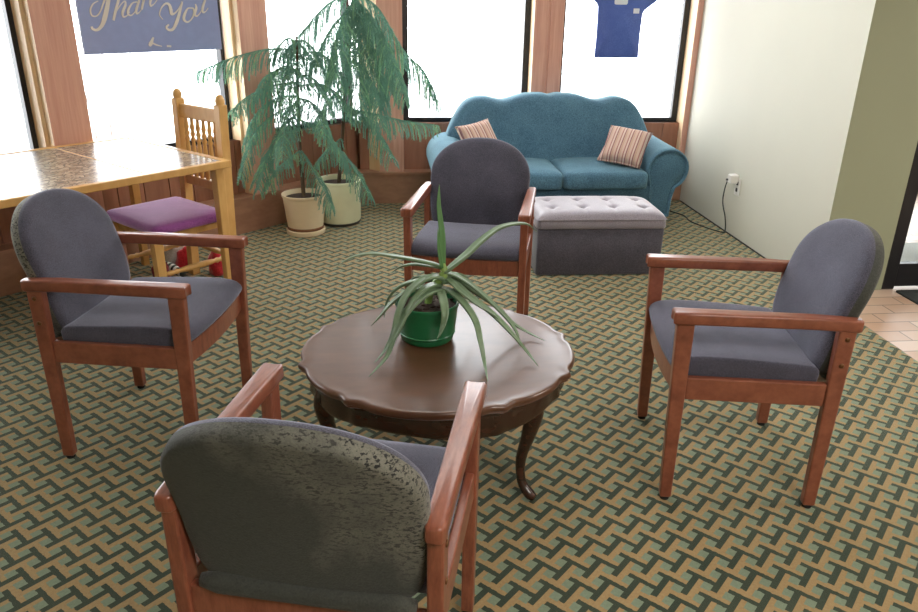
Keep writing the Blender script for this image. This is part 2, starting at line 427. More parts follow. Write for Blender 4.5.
post('trim_3', [(-2.41, 2.05), (-2.225, 2.05), (-2.225, 2.33), (-2.5, 2.33), (-2.55, 2.19)], (4,))
post('trim_4', [(-1.265, 2.05), (-1.165, 2.05), (-1.16, 2.058), (-1.15, 2.058), (-1.145, 2.05), (-1.045, 2.05), (-1.045, 2.33), (-1.265, 2.33)], (7,))
post('trim_5', [(-0.045, 2.05), (0.0, 2.05), (0.02, 2.33), (-0.045, 2.33)], (3,))

# windows: black metal frame + pane
def window(name, p0, p1, nrm, z0=SILL, z1=HEAD, fw=0.045):
    d = (p1 - p0); L = d.length; d = d.normalized(); b = BM()
    def bar(a0, a1, y0, y1):
        q = [p0 + d * a0 + nrm * 0.025, p0 + d * a1 + nrm * 0.025, p0 + d * a1 - nrm * 0.025, p0 + d * a0 - nrm * 0.025]
        hexa(b, [(v.x, v.y, y0) for v in q], [(v.x, v.y, y1) for v in q])
    bar(0, fw, z0, z1); bar(L - fw, L, z0, z1); bar(fw, L - fw, z0, z0 + 0.03); bar(fw, L - fw, z1 - fw, z1)
    o = struct(new(name, b, 'black_metal', smooth=False))
    b = BM(); q = [p0 + d * fw, p1 - d * fw]
    b.faces.new([b.verts.new(p) for p in ((q[0].x, q[0].y, z0 + .03), (q[1].x, q[1].y, z0 + .03), (q[1].x, q[1].y, z1 - fw), (q[0].x, q[0].y, z1 - fw))])
    new('pane', b, 'glass', o, smooth=False)
    return o
window('window_1', dg(-2.09, -0.18), dg(-1.067, -0.18), DN); window('window_2', dg(-0.858, -0.18), dg(0.158, -0.18), DN)
window('window_3', dg(0.372, -0.18), dg(1.235, -0.18), DN); window('window_4', Vector((-2.225, 2.22, 0)), Vector((-1.265, 2.22, 0)), NB)
window('window_5', Vector((-1.045, 2.22, 0)), Vector((-0.045, 2.22, 0)), NB); window('window_0', dg(-3.2, -0.18), dg(-2.30, -0.18), DN)

# storefront door beside the olive wall, the vestibule behind it
def glazed_door(name, x0, x1, y, z1, stile, bottom, handle=True):
    b = BM()
    box(b, (x0, y - .025, 0.0), (x0 + stile, y + .025, z1)); box(b, (x1 - stile, y - .025, 0), (x1, y + .025, z1))
    box(b, (x0 + stile, y - .022, 0.015), (x1 - stile, y + .022, bottom)); box(b, (x0 + stile, y - .022, z1 - .1), (x1 - stile, y + .022, z1))
    o = struct(new(name, b, 'black_metal', smooth=False, bevel=0.004))
    b = BM(); b.faces.new([b.verts.new(p) for p in ((x0 + stile, y, bottom), (x1 - stile, y, bottom), (x1 - stile, y, z1 - .1), (x0 + stile, y, z1 - .1))])
    new('pane', b, 'glass', o, smooth=False)
    if handle:
        b = BM(); tube(b, [(x1 - stile / 2, y - .03, .95), (x1 - stile / 2, y - .07, .97), (x1 - stile / 2, y - .07, 1.23), (x1 - stile / 2, y - .03, 1.25)], .011); new('door_handle', b, 'black_metal', o)
    return o
glazed_door('door_1', 0.405, 1.455, 0.03, 2.19, 0.075, 0.15)
glazed_door('door_2', 0.42, 1.7, 2.3, 2.19, 0.07, 0.12); glazed_door('door_3', 1.7, 3.0, 2.3, 2.19, 0.07, 0.12)
b = BM(); box(b, (0.40, 2.24, 2.19), (4, 2.36, CEIL)); box(b, (3.0, 2.24, 0), (4, 2.36, 2.19)); struct(new('wall_vestibule', b, 'wall_olive', smooth=False))
b = BM(); pad(b, resample(rounded_rect(0.47, 0.46, .02, 3, (0.93, -.49)), .2), [(0, 0.0005), (0, .008), (.012, .012)], lambda x, y, d: (x, y, d)); tag(new('doormat', b, 'mat'), 'dark grey doormat on the tiles in front of the glass door', 'mat')
b = BM(); pad(b, resample(rounded_rect(0.52, 0.34, .02, 3, (1.02, .47)), .2), [(0, 0.0005), (0, .008), (.012, .012)], lambda x, y, d: (x, y, d)); tag(new('doormat', b, 'mat_grey'), 'pale grey mat behind the glass door, in the vestibule', 'mat')
b = BM(); box(b, (-14, -8, -.32), (14, 16, -.3)); struct(new('ground', b, 'ground', smooth=False))
# leafless shrub outdoors
b = BM(); p = dg(-.02, -1.5)
for dx, h, lean in ((0, 1.55, .05), (.06, 1.1, .18), (-.05, 1.25, -.16), (.02, .9, .3), (-.02, .8, -.3)):
    tube(b, catmull([(p.x + dx, p.y, -.3), (p.x + dx + lean * .3, p.y, .2 + h * .2), (p.x + dx + lean * .5, p.y + .02, h * .6), (p.x + dx + lean, p.y, h)], 3), [.007] * 4 + [.005] * 3 + [.003] * 3, 5)
tag(new('bare_shrub', b, 'twig'), 'thin leafless twigs of a shrub outside, behind the slate-blue sign window', 'shrub')

# ------------------------------------------------------------------ armchairs
def make_chair(label):
    t = thing('armchair', label, 'chair', group='four wooden armchairs around the coffee table')
    for s in (1, -1):
        y0, y1 = s * 0.236, s * 0.268
        # front leg: tapers to the floor
        b = BM(); hexa(b, [(.232, y0, .012), (.268, y0, .012), (.268, y1, .012), (.232, y1, .012)], [(.236, y0, .63), (.288, y0, .63), (.288, y1, .63), (.236, y1, .63)])
        l = new('leg', b, 'chair_wood', t, smooth=False, bevel=.005)
        b = BM(); lathe(b, [(.014, 0), (.015, .004), (.013, .014)], (.25, s * .252, 0), 14); new('glide', b, 'black_rubber', l)
        b = BM(); hexa(b, [(-.222, y0, .012), (-.184, y0, .012), (-.184, y1, .012), (-.222, y1, .012)], [(-.226, y0, .63), (-.176, y0, .63), (-.176, y1, .63), (-.226, y1, .63)])
        l = new('leg', b, 'chair_wood', t, smooth=False, bevel=.005)
        b = BM(); lathe(b, [(.014, 0), (.015, .004), (.013, .014)], (-.203, s * .252, 0), 14); new('glide', b, 'black_rubber', l)
        for z in (.60, .515):
            b = BM()
            loft(b, [[(-.202 + r * cos(a), s * (.2675 + d), z + r * sin(a)) for a in [2 * pi * k / 12 for k in range(12)]] for r, d in ((.0075, 0), (.0075, .003), (.004, .0045))])
            new('bolt', b, 'brass', l)
        # arm: flat rail, a little wider at the front, rounded ends
        top = []
        for (x, w) in ((.297, .012), (.301, .020), (.292, .0265), (.1, .024), (-.12, .021), (-.226, .020), (-.238, .015), (-.241, .008)): top.append((x, w))
        out = [(x, w) for x, w in top] + [(x, -w) for x, w in reversed(top)]
        out = resample(out, .06)
        b = BM(); pad(b, out, round_prof(.038, .007, 3), lambda x, y, d: (x, y + s * .252, .645 + d + .012 * max(0, (x - .1)) * 0 - .004 * (x < -.15))); new('armrest', b, 'chair_wood', t, autosmooth=40)
        b = BM(); box(b, (-.178, s * .240, .372), (.236, s * .262, .447)); new('side_rail', b, 'chair_wood', t, smooth=False, bevel=.004)
    # front rail, slightly bowed; rear rail
    b = BM(); loops = []
    for k in range(9):
        y = -.236 + .472 * k / 8; bow = .018 * (1 - (y / .236) ** 2); x = .24 + bow
        loops.append([(x, y, .378), (x + .022, y, .378), (x + .022, y, .447), (x, y, .447)])
    loft(b, loops); new('front_rail', b, 'chair_wood', t, autosmooth=35)
    b = BM(); box(b, (-.216, -.238, .366), (-.194, .238, .436)); new('rear_rail', b, 'chair_wood', t, smooth=False, bevel=.004)
    # seat cushion with waterfall front
    out = [(-.155, .432), (.0, .430), (.2, .434), (.255, .446), (.272, .456), (.277, .468), (.273, .482), (.258, .495), (.232, .503), (.19, .507), (.1, .506), (0, .501), (-.1, .495), (-.135, .492), (-.150, .488), (-.158, .478), (-.160, .462)]
    out = resample(out, .045)
    def sf(x, z, d):
        f = (d / .234); bow = .014 * (1 - f * f) * max(0, (x - .1) / .18)
        dome = -.004 * (1 - f * f) if z > .48 else 0
        return (x + bow, d, z + dome)
    prof = [(.016, -.2385), (.006, -.2375), (.001, -.234), (0, -.228)] + [(0, -.228 + .456 * k / 8) for k in range(1, 9)] + [(.001, .234), (.006, .2375), (.016, .2385)]
    b = BM(); pad(b, out, prof, sf); new('seat', b, 'fabric', t)
    # oval back pad, reclined and gently dished
    out = []
    N = 72
    for k in range(N):
        a = 2 * pi * k / N; c, s_ = cos(a), sin(a)
        if s_ >= 0: y = .240 * abs(c) ** .90 * (1 if c > 0 else -1); z = .70 + .172 * abs(s_) ** .93
        else: y = (.240 - .015 * abs(s_) ** .6) * abs(c) ** .28 * (1 if c > 0 else -1); z = .70 - .262 * abs(s_) ** .30
        out.append((y, z))
    out = resample(out, .025)
    def xc(y, z): v = (z - .45) / .42; return -.182 - .03 * v - .092 * v * v + .012 * (y / .23) ** 2
    def bf(y, z, d):
        return (xc(y, z) + d, y, z + d * .3)
    prof = [(.020, -.028), (.008, -.026), (.001, -.018), (0, -.006), (0, .008), (.002, .018), (.010, .026), (.030, .031), (.08, .035), (.14, .037)]
    b = BM(); pad(b, out, prof, bf)
    bmesh.ops.recalc_face_normals(b, faces=b.faces)
    for fc in b.faces:
        c = fc.calc_center_median()
        if c.x - xc(c.y, c.z) < .008: fc.material_index = 1
    new('backrest', b, ['fabric', 'crackle'], t, recalc=False)
    # rolled lower hem behind the pad
    b = BM(); loops = []
    for k in range(13):
        y = -.214 + .428 * k / 12; r = .024 * (1 if 0 < k < 12 else .6)
        loops.append([(-.208 + r * .9 * cos(a), y, .447 + r * sin(a)) for a in [2 * pi * j / 12 for j in range(12)]])
    loft(b, loops); new('back_hem', b, 'crackle', t)
    return t
ch = make_chair('wooden armchair facing right in front of the pebble-topped table, slate oval back')
ch.location = (-3.26, -1.15, 0); ch.rotation_euler = (0, 0, radians(-11.3))
dup(ch, (-1.224, -1.55, 0), radians(169.6), 'wooden armchair near the olive wall and tiled entry, facing left towards the coffee table')
dup(ch, (-1.988, -0.363, 0), radians(-104.6), 'wooden armchair beside the tufted ottoman, facing forward behind the potted aloe')
dup(ch, (-2.52, -2.359, 0), radians(75.1), 'nearest wooden armchair seen from behind, its dark backing worn and crackled')

# ------------------------------------------------------------------ coffee table
ct = thing('coffee_table', 'dark polished oval coffee table with scalloped edge and curved legs, aloe on top', 'table', (-2.238, -1.489, 0))
CUSP = [-169, -130, -69, -30, 12, 50, 111, 150]
def ct_outline(scale=1.0, amp=1.0, n=240):
    o = []
    for k in range(n):
        a = 360.0 * k / n - 180
        # locate the arc between two cusps
        cs = sorted(CUSP); prev = max([c for c in cs if c <= a], default=cs[-1] - 360); nxt = min([c for c in cs if c > a], default=cs[0] + 360)
        f = (a - prev) / (nxt - prev); span = nxt - prev
        bulge = sin(pi * f) ** .7 * (0.014 if span > 45 else 0.004)
        dmin = min(f, 1 - f) * span
        ear = .013 * math.exp(-(dmin / 2.4) ** 2) - .005 * math.exp(-((dmin - 6) / 3.0) ** 2)
        r = (1 + amp * (bulge + ear) / .43) * scale
        ar = radians(a); o.append((.440 * r * cos(ar), .402 * r * sin(ar)))
    return o
def ct_loop(scale, amp, z): return [(x, y, z) for x, y in ct_outline(scale, amp)]
b = BM()
loft(b, [ct_loop(.93, .8, .405), ct_loop(.965, 1, .407), ct_loop(.985, 1, .413), ct_loop(.978, 1, .418), ct_loop(1.0, 1, .423), ct_loop(1.003, 1, .431), ct_loop(.996, 1, .437), ct_loop(.982, 1, .4395), ct_loop(.965, 1, .4385), ct_loop(.90, .7, .4385), ct_loop(.6, .2, .4385), ct_loop(.3, 0, .4385)])
new('tabletop', b, 'mahogany', ct, autosmooth=50)
b = BM()
def apron(scale, z, drop): return [(x, y, z - drop * (.5 + .5 * cos(4 * (atan2(y, x) - radians(-25 + 45)) ))) for x, y in ct_outline(scale, .5)]
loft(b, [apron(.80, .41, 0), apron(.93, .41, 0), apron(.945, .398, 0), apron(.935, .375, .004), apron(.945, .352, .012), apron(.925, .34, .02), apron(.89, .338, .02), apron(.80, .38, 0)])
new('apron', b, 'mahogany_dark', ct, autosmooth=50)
for k, deg in enumerate((-40, 200, 55, 125)):
    a = radians(deg); d = Vector((cos(a), sin(a), 0)); R = (.345, .375, .33, .33)[k]
    pts = catmull([d * (R - .03) + Vector((0, 0, .405)), d * (R + .0) + Vector((0, 0, .37)), d * (R + .018) + Vector((0, 0, .32)), d * (R + .005) + Vector((0, 0, .24)), d * (R - .018) + Vector((0, 0, .14)), d * (R - .012) + Vector((0, 0, .06)), d * (R + .018) + Vector((0, 0, .022)), d * (R + .04) + Vector((0, 0, .013))], 4)
    rr = [.034, .034, .034, .034, .034, .034, .033, .032, .031, .029, .027, .025, .023, .021, .019, .018, .017, .016, .015, .015, .015, .016, .017, .018, .018, .018, .016, .014, .011]
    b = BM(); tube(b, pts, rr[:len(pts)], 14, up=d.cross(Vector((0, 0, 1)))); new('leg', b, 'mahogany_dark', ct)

# ------------------------------------------------------------------ potted aloe
TZ = .4395
PX, PY = -2.269, -1.402
al = thing('potted_aloe', 'sprawling aloe plant in a round green pot on the coffee table', 'plant', (0, 0, 0))
b = BM(); lathe(b, [(.06, TZ), (.082, TZ + .001), (.088, TZ + .008), (.09, TZ + .022), (.0945, TZ + .026), (.0955, TZ + .03), (.0935, TZ + .033), (.097, TZ + .06), (.103, TZ + .118), (.106, TZ + .122), (.107, TZ + .134), (.104, TZ + .136), (.1, TZ + .134), (.098, TZ + .11), (.05, TZ + .108)], (PX, PY, 0), 48)
pot = new('pot', b, 'green_pot', al, autosmooth=40)
b = BM(); lathe(b, [(.099, TZ + .113), (.09, TZ + .119), (.05, TZ + .124), (.01, TZ + .126)], (PX, PY, 0), 32)
for k in range(26):
    a = random.uniform(0, 2 * pi); r = .095 * sqrt(random.random()); s = random.uniform(.006, .013)
    c = Vector((PX + r * cos(a), PY + r * sin(a), TZ + .125))
    bmesh.ops.create_icosphere(b, subdivisions=1, radius=s, matrix=Matrix.Translation(c) @ Matrix.Diagonal((1, .7, .6, 1)))
new('soil', b, 'soil', pot, smooth=False)
b = BM(); tube(b, catmull([(PX, PY, TZ + .11), (PX + .018, PY + .002, TZ + .18), (-2.218, -1.411, .66), (-2.215, -1.411, .705)], 4), [.013, .013, .012, .012, .012, .012, .013, .014, .015, .016, .014, .01, .005], 8); new('stem', b, 'leaf_pale', al)
LV = [
 ([(-2.218, -1.411, 0.69), (-2.221, -1.401, 0.798), (-2.231, -1.39, 0.89), (-2.229, -1.38, 0.958)], .0105),
 ([(-2.222, -1.42, 0.69), (-2.232, -1.42, 0.761), (-2.236, -1.419, 0.827)], .007),
 ([(-2.215, -1.414, 0.675), (-2.185, -1.412, 0.70), (-2.137, -1.4, 0.735), (-2.089, -1.375, 0.771), (-2.033, -1.351, 0.803), (-1.978, -1.337, 0.814), (-1.928, -1.322, 0.807), (-1.894, -1.316, 0.777)], .0155),
 ([(-2.22, -1.409, 0.69), (-2.24, -1.41, 0.703), (-2.3, -1.432, 0.726), (-2.37, -1.455, 0.748), (-2.445, -1.467, 0.763), (-2.507, -1.48, 0.756), (-2.559, -1.484, 0.723)], .0115),
 ([(-2.22, -1.409, 0.69), (-2.297, -1.372, 0.691), (-2.349, -1.346, 0.676), (-2.389, -1.332, 0.644)], .009),
 ([(-2.22, -1.405, 0.63), (-2.25, -1.379, 0.64), (-2.31, -1.351, 0.624), (-2.363, -1.335, 0.597), (-2.4, -1.321, 0.545), (-2.412, -1.319, 0.478)], .013),
 ([(-2.23, -1.41, 0.61), (-2.27, -1.407, 0.622), (-2.333, -1.409, 0.611), (-2.385, -1.413, 0.575), (-2.425, -1.418, 0.529), (-2.456, -1.415, 0.492)], .013),
 ([(-2.21, -1.42, 0.65), (-2.235, -1.431, 0.669), (-2.282, -1.454, 0.669), (-2.335, -1.489, 0.639), (-2.366, -1.526, 0.587), (-2.383, -1.554, 0.532), (-2.412, -1.581, 0.483), (-2.447, -1.599, 0.447)], .0145),
 ([(-2.21, -1.42, 0.61), (-2.235, -1.441, 0.628), (-2.285, -1.484, 0.626), (-2.344, -1.528, 0.584), (-2.38, -1.564, 0.526), (-2.406, -1.60, 0.471), (-2.462, -1.685, 0.446)], .0165),
 ([(-2.225, -1.42, 0.61), (-2.229, -1.46, 0.625), (-2.223, -1.521, 0.605), (-2.223, -1.551, 0.574), (-2.236, -1.565, 0.535), (-2.249, -1.569, 0.506)], .015),
 ([(-2.23, -1.42, 0.61), (-2.205, -1.442, 0.627), (-2.164, -1.498, 0.608), (-2.128, -1.552, 0.564), (-2.115, -1.604, 0.508), (-2.107, -1.645, 0.458), (-2.11, -1.742, 0.446)], .0135),
 ([(-2.22, -1.412, 0.67), (-2.185, -1.414, 0.669), (-2.125, -1.431, 0.636), (-2.062, -1.459, 0.585), (-2.007, -1.485, 0.53), (-1.981, -1.503, 0.49), (-1.974, -1.52, 0.45)], .0125),
 ([(-2.22, -1.42, 0.645), (-2.185, -1.434, 0.649), (-2.135, -1.471, 0.613), (-2.068, -1.508, 0.568), (-2.012, -1.555, 0.52), (-1.965, -1.585, 0.467), (-1.94, -1.65, 0.446)], .0135),
 ([(-2.215, -1.408, 0.655), (-2.185, -1.404, 0.658), (-2.116, -1.392, 0.603), (-2.036, -1.391, 0.543), (-1.978, -1.407, 0.486), (-1.929, -1.423, 0.457), (-1.88, -1.471, 0.446)], .0125),
 ([(-2.22, -1.42, 0.65), (-2.2, -1.432, 0.656), (-2.169, -1.477, 0.637), (-2.12, -1.502, 0.601), (-2.071, -1.528, 0.576), (-2.044, -1.531, 0.552)], .011),
 ([(-2.225, -1.415, 0.63), (-2.245, -1.429, 0.641), (-2.284, -1.474, 0.642), (-2.324, -1.52, 0.618), (-2.357, -1.547, 0.551), (-2.377, -1.555, 0.504)], .013),
 ([(-2.22, -1.40, 0.64), (-2.2, -1.36, 0.65), (-2.14, -1.29, 0.62), (-2.09, -1.24, 0.55)], .012),
 ([(-2.23, -1.40, 0.63), (-2.27, -1.35, 0.64), (-2.31, -1.27, 0.60), (-2.34, -1.22, 0.53)], .012),
]
for i, (pts, w) in enumerate(LV):
    P = catmull(pts, 5); n = len(P); b = BM(); loops = []
    for k, p in enumerate(P):
        f = k / (n - 1); t = (P[min(k + 1, n - 1)] - P[max(k - 1, 0)]).normalized()
        s = t.cross(Vector((0, 0, 1)))
        if s.length < .25: s = Vector((1, .1, 0))
        s = (s - t * s.dot(t)).normalized(); u_ = s.cross(t).normalized()
        r = w * (min(1, .75 + f) * (1 - f ** 2.2) ** .9 + .04)
        # fleshy crescent: flat/concave top, rounded underside
        loops.append([p + s * r + u_ * r * .3, p + s * r * .5 + u_ * r * .1, p - s * r * .5 + u_ * r * .1, p - s * r + u_ * r * .3, p - s * r * .68 - u_ * r * .55, p - u_ * r * .85, p + s * r * .68 - u_ * r * .55])
    loft(b, loops); new('leaf', b, 'leaf_fresh' if i in (0, 1) else 'leaf', al)

# ------------------------------------------------------------------ sofa
so = thing('sofa', 'teal camelback sofa against the back windows with two striped cushions', 'sofa', (-1.165, 1.62, 0))
# local: x along the back wall, y towards the wall
def camel(x):
    a = abs(x) / .76
    top = .855 - .012 * math.exp(-(a / .045) ** 2) - .045 * math.exp(-((a - .47) / .16) ** 2) - .015 * math.exp(-((a - .72) / .1) ** 2)
    if a > .62: top -= .30 * max(0, (a - .62) / .38) ** 2.6
    return top
out = [(.76 * k / 40, camel(.76 * k / 40)) for k in range(40, -41, -1)]
out = [(x, z) for x, z in out] + [(-.765, .40), (-.76, .25)] + [(-.76 + 1.52 * k / 20, .22) for k in range(1, 20)] + [(.76, .25), (.765, .40)]
def sbf(x, z, d):
    lean = .11 * (z - .25) / .6
    crease = .012 * math.exp(-(x / .018) ** 2) if d < 0 else 0
    return (x, .16 + d + lean + crease, z)
b = BM(); pad(b, out, [(.12, -.105), (.05, -.10), (.018, -.085), (.003, -.06), (0, -.03), (0, .05), (.006, .075), (.03, .09)], sbf); new('backrest', b, 'sofa', so)
b = BM(); pad(b, resample(rounded_rect(.66, .31, .03, 3, (0, -.01)), .12), [(.01, .06), (0, .07), (0, .285), (.01, .295)], lambda x, y, d: (x, y, d)); new('base', b, 'sofa', so)
for s in (-1, 1):
    b = BM(); o2 = resample(rounded_rect(.296, .30, .05, 4, (s * .30, -.09)), .07)
    def cf(x, y, d, s=s): return (x, y, .345 + d + (.02 * (1 - ((x - s * .30) / .33) ** 2) * (1 - ((y + .09) / .33) ** 2) if d > 0 else 0))
    pad(b, o2, [(.03, -.06), (.006, -.055), (0, -.04), (0, .03), (.008, .046), (.03, .055), (.1, .058), (.2, .06)], cf); new('seat_cushion', b, 'sofa', so)
    # rolled arm
    out = []
    cx, cz, R = .748, .405, .15
    for k in range(25):
        a = radians(-62 + (250) * k / 24); out.append((cx + R * cos(a), cz + R * .98 * sin(a)))
    out += [(cx - .13, .3), (cx - .125, .07), (cx + .045, .07), (cx + .05, .2)]
    out = resample([(s * x, z) for x, z in out], .05)
    def af(x, z, d):
        return (x, d, z + .02 * (d + .4))
    b = BM(); pad(b, out, [(.05, -.318), (.04, -.31), (.022, -.308), (.018, -.322), (.008, -.326), (0, -.315), (0, -.28), (0, 0), (0, .3), (.02, .33)], af); new('arm', b, 'sofa', so, autosmooth=60)
for x, y in ((-.74, -.3), (.74, -.3), (-.74, .26), (.74, .26)):
    b = BM(); lathe(b, [(.02, 0), (.024, .03), (.03, .075)], (x, y, 0), 14); new('foot', b, 'mahogany_dark', so)

def pillow(label, loc, rot, w=.19, h=.19, t=.065):
    b = BM(); N = 18; top = []; bot = []
    def pt(i, j, sgn):
        u, v = -1 + 2 * i / N, -1 + 2 * j / N
        pin = 1 - .07 * (1 - abs(u)) * 0 - .05 * (u * u * v * v) * -1
        ex = w * u * (1 - .08 * (1 - v * v) * abs(u) ** 3); ez = h * v * (1 - .08 * (1 - u * u) * abs(v) ** 3)
        th = t * ((1 - u ** 4) * (1 - v ** 4)) ** .5
        return (ex, sgn * th, ez)
    g = {}
    for sgn in (-1, 1):
        for i in range(N + 1):
            for j in range(N + 1):
                edge = i in (0, N) or j in (0, N)
                key = (i, j, 0 if edge else sgn)
                if key not in g: g[key] = b.verts.new(pt(i, j, sgn))
        for i in range(N):
            for j in range(N):
                q = [g.get((a, c, 0)) or g[(a, c, sgn)] for a, c in ((i, j), (i + 1, j), (i + 1, j + 1), (i, j + 1))]
                b.faces.new(q)
    o = tag(new('throw_pillow', b, 'stripe', loc=loc, rot=rot), label, 'pillow', 'striped sofa pillows')
    b = BM(); ring = [(w, 0, z * h) for z in (-1, -.5, 0, .5, 1)]
    pts = [(w * u * (1 - .08 * (1 - v * v) * abs(u) ** 3), 0, h * v * (1 - .08 * (1 - u * u) * abs(v) ** 3)) for u, v in
           [(-1 + 2 * k / 8, -1) for k in range(8)] + [(1, -1 + 2 * k / 8) for k in range(8)] + [(1 - 2 * k / 8, 1) for k in range(8)] + [(-1, 1 - 2 * k / 8) for k in range(9)]]
    tube(b, pts, .006, 6); new('piping', b, 'stripe', o)
    return o
pillow('striped pillow leaning at the left end of the teal sofa', (-1.715, 1.53, .575), (radians(-38), radians(-8), radians(26)), .135, .135, .055)
pillow('striped pillow tilted against the right arm of the teal sofa', (-.69, 1.46, .54), (radians(-48), radians(6), radians(-30)), .15, .155)

# ------------------------------------------------------------------ ottoman
ot = thing('storage_ottoman', 'grey velvet storage bench with button-tufted lid in front of the teal sofa', 'ottoman', (-1.15, .545, 0), radians(-1.5))
W, Dp = .378, .225
b = BM(); pad(b, resample(rounded_rect(W - .008, Dp - .008, .018, 3), .1), [(.006, .004), (0, .012), (0, .275), (.006, .282)], lambda x, y, d: (x, y, d)); new('base', b, 'ottoman_base', ot)
b = BM(); out = resample(rounded_rect(W, Dp, .03, 4), .06)
pad(b, out, [(.012, .282), (.002, .286), (0, .292), (0, .318), (.004, .326), (.004, .332), (0, .338)], lambda x, y, d: (x, y, d), cap=False)
B_ = [(-.27 + .18 * i, -.085 + .17 * j) for i in range(4) for j in range(2)]
nx, ny = 60, 36; g = []
def lid(u, v):
    # superellipse mapping keeps rounded corners
    x, y = u * W, v * Dp
    e = max(abs(u), abs(v))
    z = .338 + .047 * (1 - abs(u) ** 7) ** .5 * (1 - abs(v) ** 5) ** .5
    for bx, by in B_:
        r = math.hypot(x - bx, y - by); z -= .026 * math.exp(-(r / .022) ** 1.6)
    for i in range(4):
        bx = -.27 + .18 * i; z -= .006 * math.exp(-((x - bx) / .01) ** 2) * (1 - v * v)
    return (x, y, z)
for i in range(nx + 1): g.append([b.verts.new(lid(-1 + 2 * i / nx, -1 + 2 * j / ny)) for j in range(ny + 1)])
for i in range(nx):
    for j in range(ny): b.faces.new((g[i][j], g[i + 1][j], g[i + 1][j + 1], g[i][j + 1]))
li = new('lid', b, 'ottoman', ot)
for bx, by in B_:
    b = BM(); lathe(b, [(.012, .352), (.012, .357), (.008, .361), (.002, .362)], (bx, by, 0), 14); new('button', b, 'button', li)

# ------------------------------------------------------------------ table with pebble inlay (local x along the slanting wall, y into the room)
ROT = Matrix.Rotation(pi / 4, 4, 'Z')
pt_ = thing('side_table', 'pine-edged table with a glossy brown pebble inlay top under the windows', 'table', tuple(dg(-.665, 0)), pi / 4)
# local x = along wall (DU), local y = -DN ; front edge at y=-1.0
TL = 1.75; TH = .74
b = BM(); box(b, (-TL, -.99, TH - .034), (0, -.955, TH)); box(b, (-TL, -.06, TH - .034), (0, -.025, TH)); box(b, (-.035, -.955, TH - .034), (0, -.06, TH)); box(b, (-TL, -.955, TH - .034), (-TL + .035, -.06, TH))
box(b, (-.435, -.955, TH - .02), (-.425, -.06, TH - .001))
new('top_frame', b, 'pine', pt_, smooth=False, bevel=.004)
for x0, x1 in ((-TL + .036, -.436), (-.424, -.036)):
    b = BM(); box(b, (x0, -.954, TH - .02), (x1, -.061, TH - .003)); new('inlay_panel', b, 'mosaic', pt_, smooth=False)
for x, y in ((-.05, -.935), (-.05, -.09), (-TL + .05, -.935), (-TL + .05, -.09)):
    b = BM(); hexa(b, [(x - .018, y - .018, 0), (x + .018, y - .018, 0), (x + .018, y + .018, 0), (x - .018, y + .018, 0)], [(x - .025, y - .025, TH - .035), (x + .025, y - .025, TH - .035), (x + .025, y + .025, TH - .035), (x - .025, y + .025, TH - .035)]); new('leg', b, 'pine', pt_, smooth=False, bevel=.004)

# ------------------------------------------------------------------ pine side chair at the end of that table
pc = thing('pine_chair', 'pine spindle-back chair with purple seat pushed under the pebble-topped table', 'chair', tuple(dg(-.61, .625)), pi / 4 + pi)
# local x forward (= -DU), local y: +y is DN... forward is towards -DU, so local y = rot90 -> +DN side is +y? kept symmetric
HW = .19
def turned(bm, p, q, prof, seg=10):
    p, q = Vector(p), Vector(q); t = (q - p).normalized(); s = t.cross(Vector((0, 0, 1)))
    if s.length < 1e-3: s = Vector((1, 0, 0))
    s.normalize(); w = s.cross(t)
    loft(bm, [[p.lerp(q, f) + (s * cos(2 * pi * k / seg) + w * sin(2 * pi * k / seg)) * r for k in range(seg)] for f, r in prof])
BEAD = [(0, .009), (.06, .011), (.1, .015), (.14, .010), (.18, .015), (.22, .010), (.27, .013), (.38, .017), (.5, .014), (.62, .017), (.73, .013), (.78, .010), (.82, .015), (.86, .010), (.9, .015), (.94, .011), (1, .009)]
SPIN = [(0, .010), (.1, .013), (.3, .014), (.5, .012), (.6, .009), (.64, .015), (.68, .009), (.73, .015), (.78, .009), (.84, .014), (.9, .010), (1, .009)]
for s in (-1, 1):
    y = s * HW; w = .024
    b = BM(); hexa(b, [(-w, y - w, 0), (w, y - w, 0), (w, y + w, 0), (-w, y + w, 0)], [(-w - .03, y - w, .98), (w - .03, y - w, .98), (w - .03, y + w, .98), (-w - .03, y + w, .98)])
    lathe(b, [(.024, .972), (.022, .984), (.024, .996), (.022, 1.01), (.016, 1.022), (.008, 1.028), (.002, 1.03)], (-.03, y, 0), 16)
    new('back_post', b, 'pine', pc, autosmooth=30, bevel=.003)
    b = BM(); hexa(b, [(.39, y - .02, 0), (.43, y - .02, 0), (.43, y + .02, 0), (.39, y + .02, 0)], [(.388, y - .023, .40), (.434, y - .023, .40), (.434, y + .023, .40), (.388, y + .023, .40)])
    lathe(b, [(.02, .0), (.026, .06), (.018, .1), (.027, .13), (.027, .15)], (.41, y, 0), 14)
    new('leg', b, 'pine', pc, autosmooth=30)
    b = BM(); turned(b, (.02, y, .19), (.39, y, .19), BEAD); new('stretcher', b, 'pine', pc)
b = BM(); turned(b, (-.005, -HW, .19), (-.005, HW, .19), BEAD); new('stretcher', b, 'pine', pc)
def xl(z): return -.03 * z / .98
b = BM(); box(b, (xl(.93) - .012, -HW + .02, .885), (xl(.93) + .012, HW - .02, .955)); new('top_rail', b, 'pine', pc, smooth=False, bevel=.005)
b = BM(); box(b, (xl(.56) - .012, -HW + .02, .530), (xl(.56) + .012, HW - .02, .580)); new('lower_rail', b, 'pine', pc, smooth=False, bevel=.005)
for k in range(6):
    y = -.13 + .052 * k; b = BM(); turned(b, (xl(.575), y, .575), (xl(.89), y, .89), SPIN); new('spindle', b, 'pine', pc)
b = BM()
for a, c in (((-.01, -HW + .0, .36), (.41, -HW + .02, .41)), ((-.01, HW - .02, .36), (.41, HW, .41)), ((.39, -HW, .36), (.41, HW, .41)), ((-.01, -HW, .36), (.01, HW, .41))): box(b, a, c)
